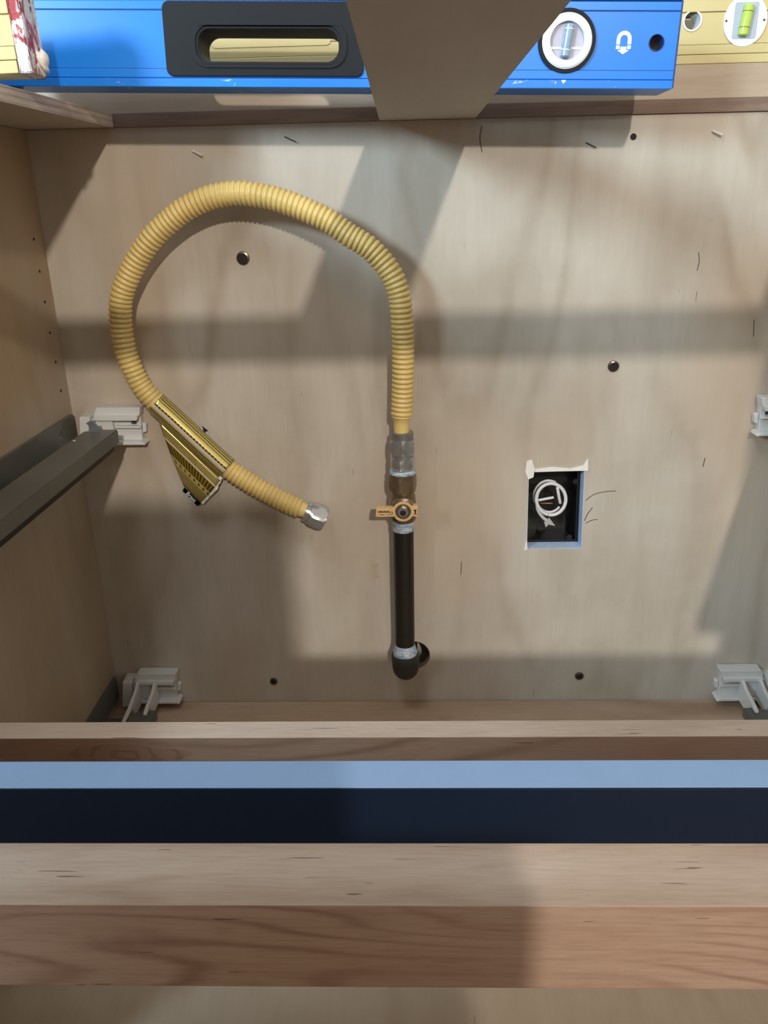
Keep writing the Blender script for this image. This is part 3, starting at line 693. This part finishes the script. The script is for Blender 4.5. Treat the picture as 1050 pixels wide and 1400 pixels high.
# ------------------------------------------------------------------ spirit levels
def level(name, label, loc, rot, x0, x1, H_, T, m_face, m_low, m_groove, holes, bands, group='spirit levels lying on the cabinet top'):
    """local x along, z up, front face towards -y"""
    b = thing(name, label, 'spirit level', loc, rot, group)
    lo, hi = bands
    rev = [list(reversed(h)) for h in holes]
    bm = nb()
    plate(bm, [(x0, lo), (x1, lo), (x1, hi), (x0, hi)], rev, (0, .0012, 0), th=.002, **XZ)
    plate(bm, [(x0, lo), (x1, lo), (x1, hi), (x0, hi)], rev, (0, T-.0032, 0), th=.002, **XZ)
    part('body', bm, m_face, b, local=True)
    def beam(z0, z1, name_, m, proud=0.):
        bm = nb(); box(bm, (x0, -proud, z0), (x1, T+proud, z1), .0006); return part(name_, bm, m, b, local=True)
    beam(0, lo*.46, 'bottom_flange', m_low, .0012)
    beam(lo*.5, lo-.0004, 'lower_band', m_face)
    beam(hi+.0004, H_-.0022, 'upper_band', m_face)
    beam(H_-.0018, H_, 'top_flange', m_groove, .0004)
    for z in (lo*.46, lo-.0004, hi): part('groove', box(nb(), (x0+.001, .0009, z-.0001), (x1-.001, T-.0009, z+.0006)), m_groove, b, local=True)
    part('end_cap', box(nb(), (x1-.0002, .001, .001), (x1+.0015, T-.001, H_-.001), .0004), m_groove, b, local=True)
    return b
# blue level: tilted, its left end raised on a dark spacer
YB = -.107; tilt = .0282
o0 = Vector((-.3754, YB, .7248))
def bl(px, py, y=YB):
    p = at(px, py, y)-o0; c, s = math.cos(-tilt), math.sin(-tilt)
    return (p.x*c+p.z*s, -p.x*s+p.z*c)
hb0, hb1 = bl(273, 82), bl(463, 40)
handle_hole = rrect(hb0[0], hb0[1]-.0015, hb1[0], hb1[1], .0108, 8)
vc = bl(775, 56); hc = bl(898, 58)
vr = .0248
xe = bl(926, 60)[0]
blue = level('spirit_level', 'blue spirit level with a black hand grip lying across the cabinet top', o0, (0, tilt, 0), -.062, xe, .0690, .043, 'blue', 'blue_low', 'blue_dark',
             [handle_hole, circle(vc[0], vc[1], vr-.003, 40), circle(hc[0], hc[1], .0066, 28)], (.0148, .0595))
hp0, hp1 = bl(229, 103), bl(497, 3)
gr = nb(); plate(gr, rrect(hp0[0], hp0[1]-.0008, hp1[0], hp1[1]+.0005, .006, 6), [list(reversed(handle_hole))], (0, -.0022, 0), th=.0036, **XZ)
bmesh.ops.bevel(gr, geom=[e for e in gr.edges if e.calc_face_angle(0) > .9 and all(v.co.y < -.001 for v in e.verts)], offset=.0007, segments=2, affect='EDGES')
gp_ = part('hand_grip', gr, 'blackrubber', blue, local=True, smooth=30); tag(gp_, 'charcoal rubber hand grip')
gl = nb(); hh = rrect(hb0[0]-.0085, hb0[1]-.0075, hb1[0]+.0085, hb1[1]+.0075, .0165, 8); hi_ = rrect(hb0[0]-.0012, hb0[1]-.0027, hb1[0]+.0012, hb1[1]+.0012, .0118, 8)
plate(gl, hh, [list(reversed(hi_))], (0, -.0036, 0), th=.002, **XZ)
bmesh.ops.bevel(gl, geom=[e for e in gl.edges if e.calc_face_angle(0) > .9 and all(v.co.y < -.003 for v in e.verts)], offset=.0012, segments=2, affect='EDGES')
part('grip_rim', gl, 'blackrubber', gp_, local=True, smooth=30)
gt = nb(); plate(gt, hi_, [list(reversed(handle_hole))], (0, -.002, 0), th=.045, **XZ); part('grip_tunnel', gt, 'blackrubber', gp_, local=True)
# round plumb vial
va_ = nb(); plate(va_, circle(vc[0], vc[1], vr, 56), [list(reversed(circle(vc[0], vc[1], vr-.0032, 56)))], (0, -.0014, 0), th=.003, **XZ)
vial = part('vial_ring', va_, 'blackrubber', blue, local=True); tag(vial, 'black ring of the round vial')
v2 = nb(); plate(v2, circle(vc[0], vc[1], vr-.0032, 56), [list(reversed(circle(vc[0], vc[1], .0148, 48)))], (0, -.0019, 0), th=.004, **XZ)
bmesh.ops.bevel(v2, geom=[e for e in v2.edges if e.calc_face_angle(0) > .9 and all(v.co.y < -.0015 for v in e.verts)], offset=.0009, segments=2, affect='EDGES')
part('vial_bezel', v2, 'vial_white', vial, local=True, smooth=30)
v4 = nb(); plate(v4, circle(vc[0], vc[1], .0200, 48), [list(reversed(circle(vc[0], vc[1], .0150, 48)))], (0, -.0024, 0), th=.001, **XZ); part('bezel_step', v4, 'vial_white', vial, local=True)
v5 = nb(); lathe(v5, (vc[0], .0022, vc[1]), (0, -1, 0), [(0, .0147), (.0008, .0147)], 48); part('vial_lens', v5, 'vial_lens', vial, local=True)
v6 = nb(); lathe(v6, (vc[0]-.0010, -.0010, vc[1]-.0128), (.10, 0, 1), [(0, .0030), (.001, .0041), (.0245, .0041), (.0256, .003)], 24); part('vial_tube', v6, 'vial_tube', vial, local=True, smooth=30)
for dz_ in (-.0075, .0085):
    v7 = nb(); lathe(v7, (vc[0]-.0010+.1*(dz_+.0128), -.0010, vc[1]+dz_), (.10, 0, 1), [(0, .0043), (.0007, .0043)], 24); part('vial_line', v7, 'vial_white', vial, local=True)
v8 = nb(); box(v8, (vc[0]-.0135, .0008, vc[1]-.0062), (vc[0]+.0135, .0013, vc[1]-.0045)); part('vial_shelf', v8, 'vial_white', vial, local=True)
# round through hole liner
h1 = nb(); plate(h1, circle(hc[0], hc[1], .0068, 28), [list(reversed(circle(hc[0], hc[1], .0062, 28)))], (0, .0006, 0), th=.0415, **XZ); part('hang_hole', h1, 'blue_dark', blue, local=True)
# horseshoe magnet sign with an arrow below
mc = bl(853.5, 56); mg = nb(); R1, R2 = .0064, .0033
arc = [(mc[0]+R1*math.cos(a), mc[1]+.0015+R1*math.sin(a)) for a in [math.radians(k) for k in range(0, 181, 15)]]
arc2 = [(mc[0]+R2*math.cos(a), mc[1]+.0015+R2*math.sin(a)) for a in [math.radians(k) for k in range(180, -1, -15)]]
plate(mg, [(mc[0]+R1, mc[1]-.0024)]+arc+[(mc[0]-R1, mc[1]-.0024), (mc[0]-R2, mc[1]-.0024)]+arc2+[(mc[0]+R2, mc[1]-.0024)], [], (0, .0009, 0), th=.0004, **XZ)
for s in (-1, 1): box(mg, (mc[0]+s*R2, .0009, mc[1]-.0032), (mc[0]+s*R1, .0013, mc[1]-.0060))
plate(mg, [(mc[0]-.0026, mc[1]-.0042), (mc[0]+.0026, mc[1]-.0042), (mc[0]+.0026, mc[1]-.0068), (mc[0]+.0052, mc[1]-.0068), (mc[0], mc[1]-.0100), (mc[0]-.0052, mc[1]-.0068), (mc[0]-.0026, mc[1]-.0068)], [], (0, .0009, 0), th=.0004, **XZ)
tag(part('magnet_sign', mg, 'vial_white', blue, local=True), 'white horseshoe magnet sign with arrow')
sb = bl(770, 112); sg = nb(); plate(sg, [(sb[0]-.0022, sb[1]+.0012), (sb[0]+.0022, sb[1]+.0012), (sb[0], sb[1]-.0018)], [], (0, -.0017, 0), th=.0005, **XZ); part('pointer_mark', sg, 'vial_white', blue, local=True)
tag(part('spacer_block', box(nb(), (-.437, -.13, H+.013), (-.3980, -.082, .7244), .0005), 'screw_dark'), 'dark spacer block under the left end of the blue level', 'block')

# yellow level on the nailer behind the blue one
yb0 = Vector((0, .001, .7430))
def yb(px, py): p = at(px, py, .001)-yb0; return (p.x, p.z)
ch, cv = yb(947, 28), yb(1019, 28)
yl2 = level('spirit_level', 'yellow spirit level behind the blue one, lime green vial at its right end', yb0, (0, 0, 0), -.40, .425, .0615, .026, 'yellow', 'yellow', 'yellow_dark',
            [circle(ch[0], ch[1], .0080, 28), circle(cv[0], cv[1], .0185, 40)], (.0170, .0445))
part('groove', box(nb(), (-.395, .0006, .0290), (.206, .0013, .0296)), 'yellow_dark', yl2, local=True)
h1 = nb(); plate(h1, circle(ch[0], ch[1], .0092, 32), [list(reversed(circle(ch[0], ch[1], .0078, 32)))], (0, .0002, 0), th=.024, **XZ); tag(part('hang_hole', h1, 'vial_white', yl2, local=True), 'pale rimmed round hole')
h2 = nb(); plate(h2, circle(cv[0], cv[1], .0208, 48, .0222), [], (0, -.0004, 0), th=.003, **XZ)
vv_ = part('vial_housing', h2, 'vial_white', yl2, local=True); tag(vv_, 'white oval vial housing')
h3 = nb(); plate(h3, rrect(cv[0]-.0115, cv[1]-.0155, cv[0]+.0115, cv[1]+.0155, .002, 3), [], (0, -.0009, 0), th=.001, **XZ); part('vial_recess', h3, 'vial_grey', vv_, local=True)
h4 = nb(); lathe(h4, (cv[0]-.0018, -.0025, cv[1]-.0135), (.12, 0, 1), [(0, .0035), (.001, .0047), (.026, .0047), (.027, .0035)], 24); part('vial_tube', h4, 'vial_green', vv_, local=True, smooth=30)
for dz_ in (-.0068, .0068):
    h5 = nb(); lathe(h5, (cv[0]-.0018+.12*(dz_+.0135), -.0025, cv[1]+dz_), (.12, 0, 1), [(0, .0049), (.0006, .0049)], 24); part('vial_line', h5, 'yellow_dark', vv_, local=True)
for dx in (-.0185, .0180):
    h6 = nb(); lathe(h6, (cv[0]+dx, -.0003, cv[1]), (0, -1, 0), [(0, .0011), (.0004, .0011)], 12); part('housing_screw', h6, 'recess', vv_, local=True)
rp0, rp1 = yb(288, 66), yb(452, 48); r_ = nb(); plate(r_, rrect(rp0[0], rp0[1], rp1[0], rp1[1]+.004, .005, 6), [], (0, .0002, 0), th=.0015, **XZ)
part('vial_window', r_, 'yellow', yl2, local=True)

# yellow level end with a plaster smeared red cap, nearest at the upper left
yf = level('spirit_level', 'yellow spirit level end with a red cap smeared in white plaster, upper left corner', (-.3460, -.2080, .7205), (0, -.02, .06), -.125, 0, .0640, .030, 'yellow', 'yellow', 'yellow_dark',
           [circle(-.020, .034, .0078, 28)], (.0190, .0400))
h1 = nb(); plate(h1, circle(-.020, .034, .0080, 28), [list(reversed(circle(-.020, .034, .0068, 28)))], (0, .0002, 0), th=.026, **XZ); part('hang_hole', h1, 'vial_white', yf, local=True)
cp = nb(); box(cp, (.0012, -.0015, -.0005), (.0105, .0315, .0655), .0015)
bmesh.ops.subdivide_edges(cp, edges=cp.edges[:], cuts=6, use_grid_fill=True)
for v in cp.verts:
    v.co += Vector((random.uniform(-1, 1), random.uniform(-1, 1), random.uniform(-.4, .4)))*.0005
tag(part('red_end_cap', cp, 'red_cap', yf, local=True, smooth=60), 'red end cap smeared with white plaster')
pb = nb(); bmesh.ops.create_icosphere(pb, subdivisions=3, radius=1)
for v in pb.verts:
    k = 1+.22*math.sin(v.co.x*7+v.co.z*5)+.14*math.sin(v.co.y*9+v.co.z*11)
    v.co = Vector((v.co.x*.0045*k+.012, v.co.y*.008*k+.021, v.co.z*.0085*k+.0098))
tag(part('plaster_lump', pb, 'plaster', yf, local=True, smooth='all'), 'dried plaster lump')

tag(part('spacer_block', box(nb(), (-.452, -.205, H+.013), (-.385, -.160, .7180), .0005), 'screw_dark'), 'flat dark spacer under the yellow level with the red cap', 'block')

# ------------------------------------------------------------------ unseen boxes added behind the camera to shade the lower left
def blocker(label, x0, x1, y0, y1, z0, z1):
    c = thing('blocker', label, 'box', ((x0+x1)/2, (y0+y1)/2, z0), group='added shade casters stacked behind the camera')
    part('box_body', box(nb(), (x0, y0, z0), (x1, y1, z1), .004), 'blocker', c)
    for sx in (0, 1): part('flap', box(nb(), (x0+.003+sx*(x1-x0)/2, y0-.003, z1+.0003), (x0+(x1-x0)/2-.003+sx*(x1-x0)/2, y1+.003, z1+.004)), 'blocker', c)
M['blocker'] = plain('shade caster brown', S((140, 112, 84)), .8, 0, .1, 20)
blocker('large added shade-casting carton standing on the room floor behind the camera', -.80, .10, -1.02, -1.52, -.1198, .535)
blocker('smaller added shade-casting carton on top of the large one behind the camera', -.76, .008, -1.03, -1.48, .5395, .750)
